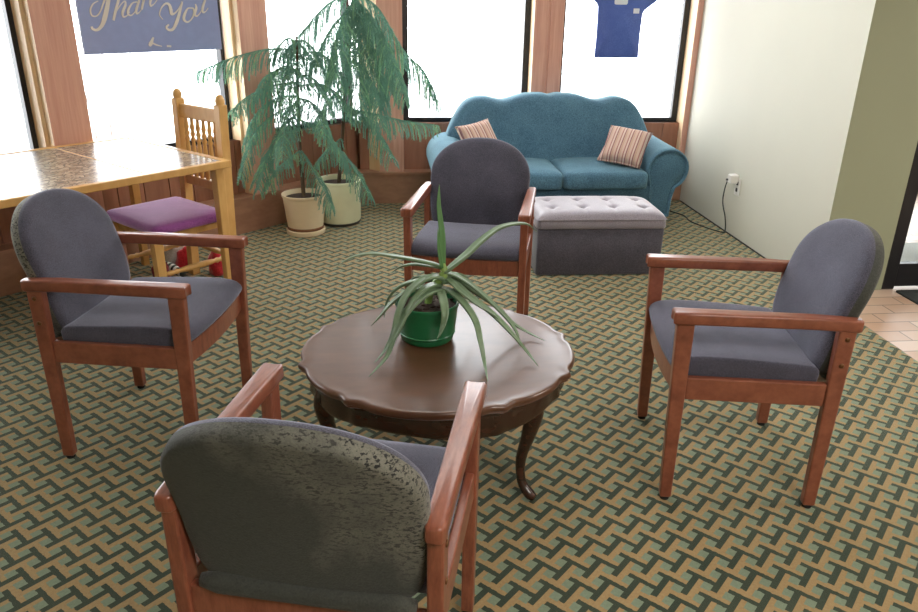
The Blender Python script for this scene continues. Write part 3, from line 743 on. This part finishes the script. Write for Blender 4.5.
new('seat_frame', b, 'pine', pc, smooth=False, bevel=.003)
b = BM(); pad(b, resample(rounded_rect(.215, .245, .04, 4, (.233, .012)), .06), [(.02, .411), (.004, .414), (0, .424), (0, .440), (.006, .452), (.025, .459), (.07, .463), (.14, .465)], lambda x, y, d: (x, y, d)); new('seat', b, 'purple', pc)

# bundles on the floor under the chair
def bundle(name, label, cat, mat, loc, rx, ry, rz_, seed, rot=0):
    rnd = random.Random(seed); b = BM(); bmesh.ops.create_icosphere(b, subdivisions=3, radius=1)
    ph = [rnd.uniform(0, 6) for _ in range(6)]
    for v in b.verts:
        p = v.co; k = 1 + .12 * sin(4 * p.x + ph[0]) * sin(3 * p.y + ph[1]) + .09 * sin(7 * p.z + ph[2] + 3 * p.x) + .05 * sin(11 * p.y + ph[3])
        z = max(p.z * k, -.55)
        v.co = (p.x * k * rx, p.y * k * ry, (z + .55) * rz_)
    return tag(new(name, b, mat, loc=loc, rot=(0, 0, rot)), label, cat)
def pl(x, y, z=0): m = Matrix.Translation(dg(-.61, .625)) @ Matrix.Rotation(pi / 4 + pi, 4, 'Z'); return tuple(m @ Vector((x, y, z)))
bundle('cloth_bundle', 'larger bright red crumpled cloth on the floor by the pine chair back legs', 'cloth', 'red_cloth', pl(-.09, -.085), .055, .06, .095, 3)
bundle('cloth_bundle', 'small red crumpled cloth under the pine chair, beside the striped roll', 'cloth', 'red_cloth', pl(.0, -.275), .05, .05, .09, 5)
bundle('cloth_bundle', 'maroon crumpled cloth under the pine chair', 'cloth', 'maroon_cloth', pl(.20, -.20), .05, .05, .08, 9)
bundle('cloth_bundle', 'off-white crumpled cloth under the pine chair, behind the red cloths', 'cloth', 'white_cloth', pl(-.01, -.385), .07, .04, .13, 12)
_a = Vector(pl(.09, -.14)) - Vector(pl(.125, -.36)); ROLLA = atan2(_a.y, _a.x)
b = BM(); tube(b, catmull([(-.13, 0, .035), (-.06, .015, .045), (.03, .0, .04), (.11, -.01, .032)], 4), [.016, .02, .023, .024, .025, .025, .026, .026, .026, .025, .023, .02, .016], 12); tag(new('striped_roll', b, 'scarf', loc=pl(.105, -.25), rot=(0, 0, ROLLA)), 'black and white striped roll on the floor under the pine chair', 'cloth')

# ------------------------------------------------------------------ Norfolk pines in pots
def conifer(name, label, base, pot_fn, trunk, branches, hang, seed):
    rnd = random.Random(seed); t = thing(name, label, 'plant', (0, 0, 0)); pot_fn(t, base)
    P = catmull(trunk, 5); b = BM(); tube(b, P, [.014 - .009 * k / (len(P) - 1) for k in range(len(P))], 8); new('trunk', b, 'bark', t)
    for bi, pts in enumerate(branches):
        b = BM(); C = catmull(pts, 8); n = len(C)
        tube(b, C, [.0055 - .0035 * k / (n - 1) for k in range(n)], 5, mat=1)
        lens = [0]
        for k in range(1, n): lens.append(lens[-1] + (C[k] - C[k - 1]).length)
        Lt = lens[-1]; nb = max(10, int(Lt / .0075))
        for q in range(nb):
            f = (q + .5) / nb; d = f * Lt; k = max(i for i in range(n) if lens[i] <= d); k = min(k, n - 2)
            p = C[k].lerp(C[k + 1], (d - lens[k]) / max(1e-6, lens[k + 1] - lens[k])); tg = (C[k + 1] - C[k]).normalized()
            side = tg.cross(Vector((0, 0, 1)))
            if side.length < .05: side = Vector((1, 0, 0))
            side.normalize(); sg = 1 if q % 2 else -1
            prof = min(1, .35 + f * 2.2) * min(1, .25 + (1 - f) * 2.2)
            hg = hang * min(1, max(.45, pts[0][2] - .25))
            ln = (.06 + hg * prof) * rnd.uniform(.7, 1.15)
            dirv = (side * sg * rnd.uniform(.45, .9) + tg * rnd.uniform(.3, .65) + Vector((rnd.uniform(-.1, .1), rnd.uniform(-.1, .1), rnd.uniform(-.1, .25)))).normalized()
            pos = p.copy(); m = 6; tw = [pos.copy()]
            for j in range(m):
                dirv = (dirv + Vector((0, 0, -(.22 + hang * 1.3)))).normalized(); pos = pos + dirv * ln / m; tw.append(pos.copy())
            # needles along the hanging twig
            mat = 2 if rnd.random() < .22 else 1
            K = int(ln / .0040)
            for e in range(K):
                g = e / K * m; i0 = int(g); a = tw[i0].lerp(tw[i0 + 1], g - i0); td = (tw[i0 + 1] - tw[i0]).normalized()
                r = Vector((rnd.uniform(-1, 1), rnd.uniform(-1, 1), rnd.uniform(-1, 1))); r = (r - td * r.dot(td))
                if r.length < .1: continue
                r.normalize(); nd = (r * .8 + td * .75).normalized(); w = td.cross(nd).normalized() * .0024
                tipv = a + nd * rnd.uniform(.012, .020)
                b.faces.new((b.verts.new(a - w), b.verts.new(a + w), b.verts.new(tipv))).material_index = mat
            w = Vector((.0022, 0, 0))
            for j in range(m):
                b.faces.new((b.verts.new(tw[j] - w), b.verts.new(tw[j] + w), b.verts.new(tw[j + 1] + w), b.verts.new(tw[j + 1] - w))).material_index = mat
        new('branch', b, ['bark', 'needle', 'needle_light'], t, smooth=False, recalc=False)
    return t
def pot_left(t, c):
    b = BM(); lathe(b, [(.09, .012), (.112, .014), (.116, .03), (.14, .25), (.146, .255), (.147, .27), (.141, .272), (.136, .265), (.13, .235), (.05, .23)], (c[0], c[1], 0), 40); p = new('pot', b, 'pot_tan', t, autosmooth=40)
    b = BM(); lathe(b, [(.12, 0), (.128, .004), (.131, .03), (.127, .034), (.118, .03)], (c[0], c[1], 0), 40); new('saucer', b, 'pot_tan', t, autosmooth=40)
    b = BM(); lathe(b, [(.1185, .034), (.1215, .036), (.1235, .052), (.12, .054)], (c[0], c[1], 0), 40, cap=False); new('band', b, 'pot_band', p)
    b = BM(); lathe(b, [(.133, .24), (.08, .246), (.01, .25)], (c[0], c[1], 0), 30); new('soil', b, 'soil', p)
def pot_right(t, c):
    b = BM(); lathe(b, [(.11, .014), (.138, .016), (.146, .03), (.152, .29), (.156, .294), (.156, .308), (.15, .311), (.145, .305), (.142, .27), (.05, .265)], (c[0], c[1], 0), 40); p = new('pot', b, 'pot_pale', t, autosmooth=40)
    b = BM(); lathe(b, [(.12, 0), (.14, .003), (.146, .018), (.14, .021)], (c[0], c[1], 0), 40); new('saucer', b, 'saucer_dark', t, autosmooth=40)
    b = BM(); lathe(b, [(.144, .275), (.08, .282), (.01, .285)], (c[0], c[1], 0), 30); new('soil', b, 'soil', p)
LEFT_T = [(-2.92, 1.29, 0.22), (-2.926, 1.29, 0.557), (-2.918, 1.29, 0.874), (-2.903, 1.29, 1.205), (-2.905, 1.29, 1.258)]
LEFT_B = [
 [(-2.899, 1.29, 1.176), (-3.063, 1.25, 1.183), (-3.271, 1.21, 1.137), (-3.497, 1.17, 1.052)],
 [(-2.904, 1.29, 1.225), (-2.95, 1.25, 1.245), (-2.99, 1.21, 1.21), (-3.02, 1.18, 1.15)],
 [(-2.904, 1.29, 1.215), (-2.86, 1.24, 1.235), (-2.82, 1.20, 1.20), (-2.79, 1.17, 1.13)],
 [(-2.904, 1.29, 1.20), (-2.91, 1.36, 1.21), (-2.93, 1.42, 1.16), (-2.95, 1.46, 1.08)],
 [(-2.911, 1.29, 1.06), (-3.01, 1.20, 1.07), (-3.10, 1.13, 1.01), (-3.15, 1.08, 0.91)],
 [(-2.911, 1.29, 1.02), (-2.83, 1.19, 1.03), (-2.76, 1.12, 0.96), (-2.71, 1.06, 0.85)],
 [(-2.911, 1.29, 0.984), (-3.063, 1.206, 0.969), (-3.206, 1.124, 0.912), (-3.295, 1.04, 0.835)],
 [(-2.914, 1.29, 0.843), (-3.036, 1.19, 0.814), (-3.18, 1.09, 0.689), (-3.27, 0.99, 0.444)],
 [(-2.913, 1.29, 0.90), (-3.04, 1.24, 0.89), (-3.17, 1.18, 0.80), (-3.25, 1.12, 0.62)],
 [(-2.915, 1.29, 0.70), (-3.01, 1.19, 0.67), (-3.12, 1.09, 0.55), (-3.19, 1.0, 0.41)],
 [(-2.917, 1.29, 0.799), (-2.995, 1.157, 0.739), (-3.095, 1.024, 0.578), (-3.152, 0.89, 0.392)],
 [(-2.901, 1.29, 1.14), (-2.799, 1.34, 1.162), (-2.693, 1.39, 1.092), (-2.624, 1.44, 0.958)],
 [(-2.906, 1.29, 0.96), (-2.778, 1.324, 0.969), (-2.656, 1.357, 0.892), (-2.585, 1.39, 0.747)],
 [(-2.914, 1.29, 0.749), (-2.787, 1.256, 0.704), (-2.677, 1.223, 0.582), (-2.605, 1.19, 0.432)],
 [(-2.92, 1.29, 0.557), (-2.998, 1.206, 0.509), (-3.074, 1.123, 0.45), (-3.113, 1.04, 0.38)],
 [(-2.92, 1.29, 0.557), (-2.836, 1.19, 0.434), (-2.771, 1.09, 0.346), (-2.721, 0.99, 0.241)],
 [(-2.907, 1.29, 1.045), (-2.986, 1.357, 1.075), (-3.073, 1.424, 1.019), (-3.127, 1.47, 0.932)],
 [(-2.911, 1.29, 0.886), (-2.833, 1.173, 0.877), (-2.769, 1.056, 0.797), (-2.731, 0.94, 0.696)],
 [(-2.912, 1.29, 0.874), (-2.957, 1.14, 0.821), (-2.985, 0.99, 0.706), (-2.989, 0.84, 0.584)],
 [(-2.903, 1.29, 1.105), (-2.932, 1.19, 1.078), (-2.952, 1.09, 0.988), (-2.96, 0.99, 0.883)]]
RIGHT_T = [(-2.70, 1.53, 0.26), (-2.663, 1.529, 0.578), (-2.623, 1.53, 0.909), (-2.575, 1.53, 1.286), (-2.552, 1.53, 1.538), (-2.55, 1.53, 1.66)]
RIGHT_B = [
 [(-2.561, 1.53, 1.502), (-2.713, 1.497, 1.441), (-2.87, 1.464, 1.286), (-3.008, 1.43, 1.141)],
 [(-2.56, 1.53, 1.514), (-2.398, 1.492, 1.422), (-2.249, 1.455, 1.183), (-2.108, 1.418, 1.038), (-2.025, 1.38, 0.865)],
 [(-2.562, 1.53, 1.478), (-2.413, 1.43, 1.316), (-2.305, 1.33, 1.082), (-2.235, 1.23, 0.884)],
 [(-2.562, 1.53, 1.467), (-2.492, 1.413, 1.232), (-2.435, 1.297, 0.968), (-2.379, 1.18, 0.716)],
 [(-2.569, 1.53, 1.443), (-2.628, 1.355, 1.234), (-2.68, 1.18, 1.009)],
 [(-2.57, 1.53, 1.431), (-2.702, 1.38, 1.279), (-2.802, 1.23, 1.075)],
 [(-2.634, 1.53, 0.792), (-2.434, 1.463, 0.762), (-2.237, 1.397, 0.727), (-2.021, 1.33, 0.708)],
 [(-2.633, 1.53, 0.818), (-2.507, 1.43, 0.754), (-2.405, 1.33, 0.64), (-2.33, 1.23, 0.514)],
 [(-2.673, 1.53, 0.51), (-2.598, 1.424, 0.422), (-2.54, 1.317, 0.356), (-2.482, 1.21, 0.256)],
 [(-2.621, 1.53, 0.948), (-2.723, 1.58, 0.858), (-2.835, 1.63, 0.705)],
 [(-2.663, 1.53, 0.592), (-2.741, 1.43, 0.543), (-2.826, 1.33, 0.463)],
 [(-2.561, 1.53, 1.502), (-2.483, 1.58, 1.383), (-2.363, 1.63, 1.158), (-2.314, 1.68, 0.893)],
 [(-2.577, 1.53, 1.407), (-2.548, 1.397, 1.232), (-2.548, 1.263, 1.001), (-2.513, 1.13, 0.835)],
 [(-2.561, 1.53, 1.49), (-2.44, 1.47, 1.37), (-2.33, 1.41, 1.14), (-2.26, 1.36, 0.96)],
 [(-2.562, 1.53, 1.46), (-2.50, 1.44, 1.30), (-2.43, 1.36, 1.06), (-2.37, 1.29, 0.87)],
 [(-2.565, 1.53, 1.45), (-2.62, 1.58, 1.33), (-2.70, 1.62, 1.12), (-2.75, 1.64, 0.95)],
 [(-2.602, 1.53, 1.1), (-2.525, 1.563, 1.073), (-2.45, 1.596, 0.955), (-2.413, 1.63, 0.806)]]
conifer('potted_pine', 'shorter potted Norfolk pine in a cream pot with a brown band', (-2.92, 1.29), pot_left, LEFT_T, LEFT_B, .135, 21)
conifer('potted_pine', 'taller drooping Norfolk pine in a plain pale pot, standing behind the shorter one', (-2.70, 1.53), pot_right, RIGHT_T, RIGHT_B, .18, 22)

# ------------------------------------------------------------------ sign and jersey hanging in the windows
sg = thing('window_sign', 'slate-blue board with cream script lettering hung in the window above the table', 'sign', tuple(dg(-.35, -.1)), pi / 4)
b = BM(); pad(b, resample([(-.43, 1.176), (.432, 1.171), (.432, 1.80), (-.43, 1.80)], .2), [(0, -.008), (0, .008)], lambda x, z, d: (x, d, z)); new('board', b, 'sign', sg, smooth=False)
STROKES = [
 ([(-0.573, 1.511), (-0.6, 1.462), (-0.624, 1.402), (-0.643, 1.358), (-0.664, 1.323), (-0.693, 1.301), (-0.717, 1.306), (-0.722, 1.319)], [.005, .009, .012, .012, .009, .006, .006, .006]),
 ([(-0.663, 1.447), (-0.693, 1.432), (-0.713, 1.403), (-0.71, 1.375), (-0.686, 1.371), (-0.661, 1.393), (-0.638, 1.432), (-0.602, 1.482), (-0.53, 1.512), (-0.458, 1.533)], [.002, .003, .004, .004, .003, .003, .004, .006, .006, .003]),
 ([(-0.488, 1.562), (-0.537, 1.472), (-0.571, 1.402), (-0.594, 1.348)], [.003, .006, .007, .006]),
 ([(-0.579, 1.382), (-0.545, 1.422), (-0.513, 1.447), (-0.512, 1.427), (-0.533, 1.392), (-0.534, 1.367), (-0.513, 1.371), (-0.493, 1.392)], [.002, .002, .003, .006, .007, .005, .002, .002]),
 ([(-0.439, 1.443), (-0.468, 1.437), (-0.496, 1.407), (-0.504, 1.382), (-0.486, 1.373), (-0.457, 1.397), (-0.429, 1.445)], [.003, .003, .006, .006, .003, .002, .002]),
 ([(-0.425, 1.453), (-0.45, 1.407), (-0.453, 1.383), (-0.435, 1.389), (-0.414, 1.412)], [.005, .007, .005, .002, .002]),
 ([(-0.393, 1.468), (-0.419, 1.404)], [.006, .006]),
 ([(-0.411, 1.432), (-0.375, 1.474), (-0.345, 1.492), (-0.344, 1.474), (-0.361, 1.443), (-0.361, 1.422), (-0.339, 1.433), (-0.317, 1.453)], [.002, .002, .003, .006, .006, .005, .002, .002]),
 ([(-0.23, 1.589), (-0.303, 1.464)], [.006, .006]), ([(-0.292, 1.5), (-0.238, 1.532)], [.003, .004]), ([(-0.279, 1.506), (-0.259, 1.475), (-0.226, 1.488)], [.004, .006, .002]),
 ([(-0.296, 1.348), (-0.313, 1.375), (-0.296, 1.412), (-0.264, 1.435), (-0.244, 1.427), (-0.238, 1.401), (-0.237, 1.38), (-0.216, 1.382), (-0.187, 1.406), (-0.158, 1.444)], [.002, .003, .003, .005, .008, .010, .009, .004, .003, .004]),
 ([(-0.158, 1.446), (-0.182, 1.39), (-0.209, 1.336), (-0.239, 1.296), (-0.267, 1.292), (-0.28, 1.307), (-0.262, 1.321)], [.005, .008, .010, .007, .006, .006, .004]),
 ([(-0.108, 1.411), (-0.129, 1.406), (-0.153, 1.374), (-0.16, 1.347), (-0.139, 1.333), (-0.111, 1.348), (-0.089, 1.379), (-0.089, 1.406), (-0.108, 1.411)], [.003, .004, .008, .008, .004, .003, .006, .005, .003]),
 ([(-0.072, 1.433), (-0.069, 1.411), (-0.084, 1.379), (-0.072, 1.365), (-0.046, 1.384), (-0.021, 1.422), (-0.002, 1.461)], [.003, .007, .008, .004, .002, .002, .003]),
 ([(0.003, 1.466), (-0.026, 1.411), (-0.027, 1.387), (-0.007, 1.391), (0.012, 1.411)], [.005, .008, .006, .002, .002]),
 ([(-0.37, 1.254), (-0.392, 1.22), (-0.403, 1.208)], [.004, .011, .006]), ([(-0.386, 1.227), (-0.36, 1.213), (-0.324, 1.203)], [.004, .004, .002]), ([(-0.293, 1.204), (-0.265, 1.201)], [.005, .005]),
]
b = BM()
for pts, ws in STROKES:
    n0 = len(pts); P = catmull([(x + .35, 0, z) for x, z in pts], 6); m = len(P); L = []
    for k, p in enumerate(P):
        g = k / (m - 1) * (n0 - 1); i0 = min(int(g), n0 - 2); w = (ws[i0] * (1 - g + i0) + ws[i0 + 1] * (g - i0)) * 1.05
        t = (P[min(k + 1, m - 1)] - P[max(k - 1, 0)]).normalized(); s = Vector((-t.z, 0, t.x)) * w
        L.append((p + s, p - s))
    fr = [[b.verts.new((v.x, -.0115, v.z)) for v in q] for q in L]; bk = [[b.verts.new((v.x, -.0082, v.z)) for v in q] for q in L]
    for k in range(m - 1):
        b.faces.new((fr[k][0], fr[k][1], fr[k + 1][1], fr[k + 1][0])); b.faces.new((fr[k][0], fr[k + 1][0], bk[k + 1][0], bk[k][0])); b.faces.new((fr[k][1], bk[k][1], bk[k + 1][1], fr[k + 1][1]))
new('lettering', b, 'lettering', sg, smooth=False)
for x in (-.36, .36):
    b = BM(); tube(b, [(x, 0, 1.79), (x, 0, HEAD + .02)], .002, 5); new('hanging_wire', b, 'black_metal', sg)

jr = thing('jersey', 'royal blue short-sleeved jersey hanging in the window behind the sofa', 'shirt', (-.60, 2.15, 0))
half = [(.0, 1.085), (.168, 1.085), (.165, 1.25), (.17, 1.40), (.185, 1.425), (.285, 1.50), (.33, 1.60), (.22, 1.70), (.10, 1.735), (.07, 1.70), (.035, 1.685), (.0, 1.68)]
out = [(x, z) for x, z in half] + [(-x, z + (.045 if 1.39 < z < 1.62 else 0)) for x, z in reversed(half[1:-1])]
b = BM(); pad(b, resample(out, .03), [(.004, -.016), (0, -.010), (0, .010), (.004, .016)], lambda x, z, d: (x, d + .006 * sin(28 * x) * (1.7 - z), z)); new('body', b, 'jersey', jr)
b = BM(); box(b, (.095, -.0215, 1.40), (.14, -.018, 1.435)); new('chest_patch', b, 'white_print', jr, smooth=False)
b = BM(); pad(b, resample(rounded_rect(.05, .025, .012, 3, (-.005, 1.485)), .05), [(0, -.0215), (0, -.018)], lambda x, z, d: (x, d, z)); new('chest_print', b, 'white_print', jr, smooth=False)
b = BM(); tube(b, [(-.2, 0, 1.695), (0, 0, 1.76), (.2, 0, 1.695)], .006, 6); tube(b, [(0, 0, 1.76), (0, 0, HEAD + .01)], .0025, 6); new('hanger', b, 'black_metal', jr)

# ------------------------------------------------------------------ wall outlet, plug and its cord
wo = thing('wall_outlet', 'white wall outlet with dark sockets low on the pale right wall', 'outlet', (0, 1.085, 0))
b = BM(); pad(b, resample(rounded_rect(.036, .058, .006, 3, (0, .335)), .05), [(0, .0), (0, .004), (.003, .007)], lambda y, z, d: (-d, y, z)); pf = new('plate', b, 'white_plastic', wo, smooth=False)
for z in (.315, .36):
    b = BM(); pad(b, resample(rounded_rect(.013, .013, .005, 3, (0, z)), .05), [(0, .0068), (.001, .0085)], lambda y, z_, d: (-d, y, z_)); new('socket', b, 'dark_slot', wo, smooth=False)
pa = thing('power_adapter', 'white plug-in adapter on the wall outlet with a dark cord trailing to the floor', 'adapter', (0, 1.10, 0))
b = BM(); pad(b, resample(rounded_rect(.034, .03, .01, 4, (.015, .385)), .05), [(0, .0072), (0, .045), (.006, .055)], lambda y, z, d: (-d, y, z)); ad = new('adapter_body', b, 'white_plastic', pa, autosmooth=40)
b = BM(); tube(b, [(-.05, .03, .375), (-.056, .05, .372)], .008, 8); new('cord_collar', b, 'dark_slot', ad)
b = BM(); tube(b, catmull([(-.05, .045, .372), (-.05, .07, .30), (-.035, .10, .2), (-.02, .06, .1), (-.02, .03, .02), (-.04, .02, .0055), (-.10, .12, .005), (-.16, .30, .005), (-.15, .45, .005), (-.22, .60, .005), (-.30, .68, .005)], 6), .0045, 6); new('cord', b, 'cord', pa)

# ------------------------------------------------------------------ light
w = bpy.data.worlds.new('overcast'); scene.world = w; w.use_nodes = True
bg = w.node_tree.nodes['Background']; bg.inputs[0].default_value = (0.95, 0.975, 1.0, 1); bg.inputs[1].default_value = 8.5
def area(name, loc, rot, sx, sy, power, col=(1, 1, 1)):
    l = bpy.data.lights.new(name, 'AREA'); l.shape = 'RECTANGLE'; l.size = sx; l.size_y = sy; l.energy = power; l.color = col
    o = bpy.data.objects.new(name, l); COL.objects.link(o); o.location = loc; o.rotation_euler = rot
    return o
area('fill_light', (-1.2, -4.2, CEIL - .02), (0, 0, 0), 1.2, .6, 70, (1, .96, .9))  # added fill behind the camera, no fixture there
area('fill_light', (-1.7, .2, CEIL - .02), (0, 0, 0), 1.8, .8, 26, (1, .97, .93))  # added near the windows to brighten posts and sofa, no fixture
area('fill_light', (1.8, -2.2, CEIL - .02), (0, 0, 0), 1.2, .6, 75, (1, .96, .9))  # added out of view to lift the olive entry wall

# ------------------------------------------------------------------ camera (tripod spot in the lounge)
cam = bpy.data.cameras.new('camera'); co = bpy.data.objects.new('camera', cam); COL.objects.link(co)
Rv = Vector((0.99454, -0.1032, 0.01581)); Uv = Vector((0.02504, 0.38274, 0.92352)); Fv = Vector((0.10136, 0.91807, -0.38323))
co.matrix_world = Matrix(((Rv.x, Uv.x, -Fv.x, -2.416), (Rv.y, Uv.y, -Fv.y, -3.698), (Rv.z, Uv.z, -Fv.z, 1.509), (0, 0, 0, 1)))
cam.sensor_width = 36; cam.lens = 750.3 / 918 * 36; cam.clip_start = .05
scene.camera = co
scene.view_settings.view_transform = 'Standard'; scene.view_settings.look = 'None'; scene.view_settings.exposure = 0; scene.view_settings.gamma = 1
scene.cycles.use_denoising = True
scene.cycles.max_bounces = 8; scene.cycles.diffuse_bounces = 4; scene.cycles.transparent_max_bounces = 12
